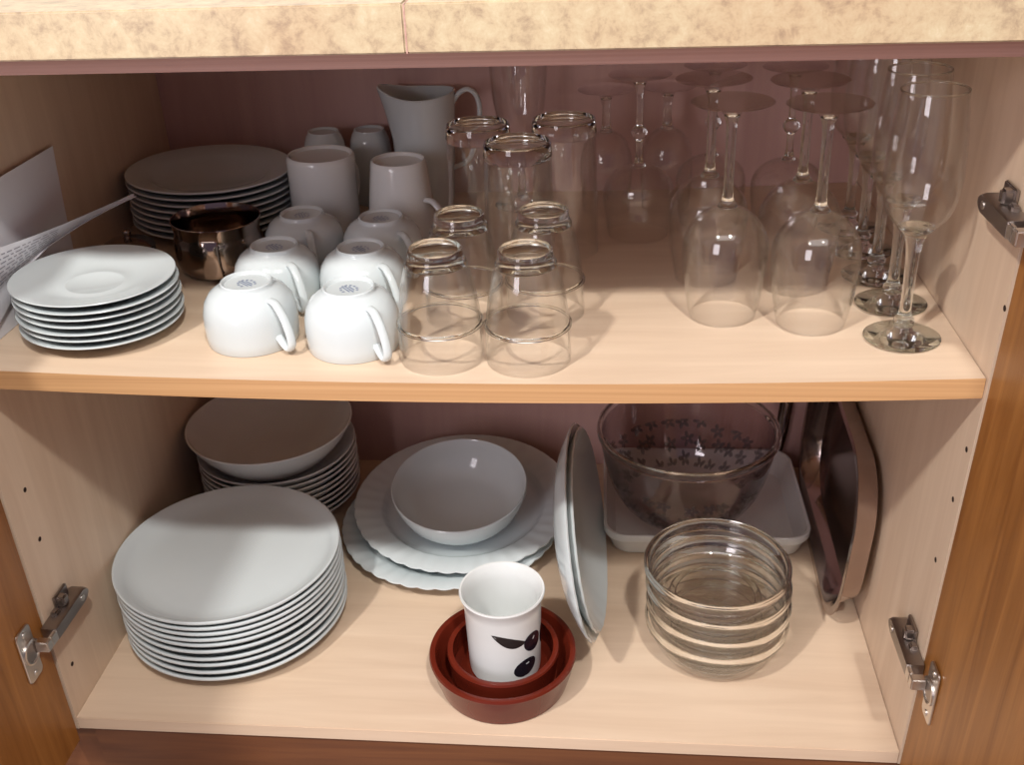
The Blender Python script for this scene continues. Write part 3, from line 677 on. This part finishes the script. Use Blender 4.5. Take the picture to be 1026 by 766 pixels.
# ---- terracotta dishes and beaker
def terra(R0, R1, h, t):
    return [(0, .001), (R0-.006, .001), (R0-.003, 0), (R0, .0018), (R0+(R1-R0)*.5, h*.45), (R1-.001, h-.006), (R1, h-.003), (R1-.001, h-.0006), (R1-.0035, h), (R1-.0065, h-.001), (R1-t-.001, h-.005), (R0+(R1-R0)*.4-t, h*.35), (R0-t-.004, .0068), (0, .0058)]
o = make('terracotta_dish', lathe(terra(.0700, .0800, .0425, .008), 96), M['terracotta']); o.location = (.4555, .0830, .0003); tag(o, 'larger red-brown glazed terracotta dish, the outer one around a smaller dish', 'terracotta dish', 'nested terracotta dishes')
o = make('terracotta_dish', lathe(terra(.0565, .0610, .0385, .004), 96), M['terracotta']); o.location = (.4560, .0842, .0074); tag(o, 'smaller red-brown glazed terracotta dish holding the white beaker', 'terracotta dish', 'nested terracotta dishes')
bk = empty('beaker', (.4570, .0902, .0148)); tag(bk, 'white ceramic beaker printed with black olives and a leaf, standing in the terracotta dishes', 'beaker')
bk.scale = (1, 1, 1.08)
bp_ = [(0, .0015), (.034, .0015), (.036, 0), (.0385, .0015), (.0392, .008), (.0400, .040), (.0412, .080), (.0428, .0885), (.0450, .0930), (.0456, .0950), (.0450, .0966), (.0432, .0962), (.0405, .0920), (.0382, .080), (.0370, .040), (.0362, .010), (.033, .0055), (0, .005)]
make('beaker_body', lathe(bp_, 96), M['china_warm'], bk)
def on_cyl(a, z, off=.0004): # surface point on the beaker, a = azimuth
    r = .0392+(z-.008)*.0250+off
    if z < .008: r = .0392
    return Vector((r*math.cos(a), r*math.sin(a), z))
def blob(outline, off):
    bm = bmesh.new(); n = len(outline); c = (sum(p[0] for p in outline)/n, sum(p[1] for p in outline)/n); rings = []
    for k in (0.34, .67, 1.0):
        rings.append([bm.verts.new(on_cyl(c[0]+(p[0]-c[0])*k, c[1]+(p[1]-c[1])*k, off)) for p in outline])
    cv = bm.verts.new(on_cyl(*c, off))
    for i in range(n):
        j = (i+1) % n; bm.faces.new((cv, rings[0][i], rings[0][j]))
        for A, B in zip(rings, rings[1:]): bm.faces.new((A[i], B[i], B[j], A[j]))
    return bm
def ell(ca, cz, ra, rz_, rot=0, n=28):
    out = []
    for k in range(n):
        t = 2*PI*k/n; x = ra*math.cos(t); y = rz_*math.sin(t)
        out.append((ca+(x*math.cos(rot)-y*math.sin(rot))/.040, cz+x*math.sin(rot)+y*math.cos(rot)))
    return out
AZ = R_(-90)
lp = []
for k in range(13):
    t = k/12; lp.append((t, .0075*math.sin(PI*t)**.8))
ax0, az0, ax1, az1 = AZ+R_(-12), .0690, AZ+R_(41), .0550
leaf = [(ax0+(ax1-ax0)*t, az0+(az1-az0)*t+w*.7-.002*math.sin(PI*t)) for t, w in lp] + [(ax0+(ax1-ax0)*t, az0+(az1-az0)*t-w*1.05-.002*math.sin(PI*t)) for t, w in lp[-2:0:-1]]
make('leaf_print', blob(leaf, .0003), M['leaf'], bk, 40)
ol = make('olive_print', blob(ell(AZ+R_(55), .0500, .0112, .0128, R_(60)), .0004), M['olive'], bk, 40)
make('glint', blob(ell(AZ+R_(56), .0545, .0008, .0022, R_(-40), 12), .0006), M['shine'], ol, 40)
ol = make('olive_print', blob(ell(AZ+R_(40), .0215, .0145, .0105, R_(14)), .0004), M['olive'], bk, 40)
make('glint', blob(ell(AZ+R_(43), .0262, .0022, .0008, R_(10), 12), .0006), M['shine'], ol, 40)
make('olive_print', blob(ell(AZ+R_(88), .0440, .0080, .0130, R_(10)), .0003), M['olive'], bk, 40)
# ---- roasting pan on its side against the right wall
hx, hy = .170, .112
rings = [rrect(hx-.026, hy-.026, .060, 0), rrect(hx-.019, hy-.019, .066, .003), rrect(hx-.010, hy-.010, .074, .036), rrect(hx-.0065, hy-.0065, .076, .0385), rrect(hx, hy, .081, .0390), rrect(hx+.0004, hy+.0004, .081, .0400), rrect(hx, hy, .081, .0406), rrect(hx-.0085, hy-.0085, .074, .0402), rrect(hx-.0120, hy-.0120, .071, .036), rrect(hx-.0205, hy-.0205, .064, .0045), rrect(hx-.028, hy-.028, .057, .0016)]
o = make('roasting_pan', loft([[(x, y, z*.68) for x, y, z in r] for r in rings]), M['pan'])
B = Matrix(((0, 0, -1, 0), (-1, 0, 0, 0), (0, 1, 0, 0), (0, 0, 0, 1)))
Rm = Matrix.Rotation(R_(-1.6), 4, 'Z') @ Matrix.Rotation(R_(3.0), 4, 'Y') @ B
zmin = min((Rm @ v.co).z for v in o.data.vertices)
o.matrix_world = Matrix.Translation((.8555, .3180, .0004-zmin)) @ Rm
xmax = max((o.matrix_world @ v.co).x - KR*(o.matrix_world @ v.co).z for v in o.data.vertices)
o.matrix_world = Matrix.Translation((W-.0038-xmax, 0, 0)) @ o.matrix_world
tag(o, 'dark steel roasting pan standing on its side against the right cabinet wall', 'roasting pan')
ut = empty('spatula', (.8060, .5030, .0365)); tag(ut, 'shiny steel utensil handle leaning upright in the back right corner behind the baking dish', 'utensil')
hp = spline([(0, 0, .0), (.002, .0, .03), (.0055, .0005, .08), (.010, .001, .13), (.013, .0015, .20)], 6)
make('handle', sweep(hp, [.0020+.0016*min(1, k/5) for k in range(25)], [.0060+.0030*min(1, k/6) for k in range(25)], 16), M['steel'], ut)
make('ferrule', lathe(smooth_profile([(0, .196), (.006, .197), (.007, .205), (.004, .216), (.0032, .235), (0, .236)], 3), 24), M['steel'], ut).location = (.013, .0015, 0)
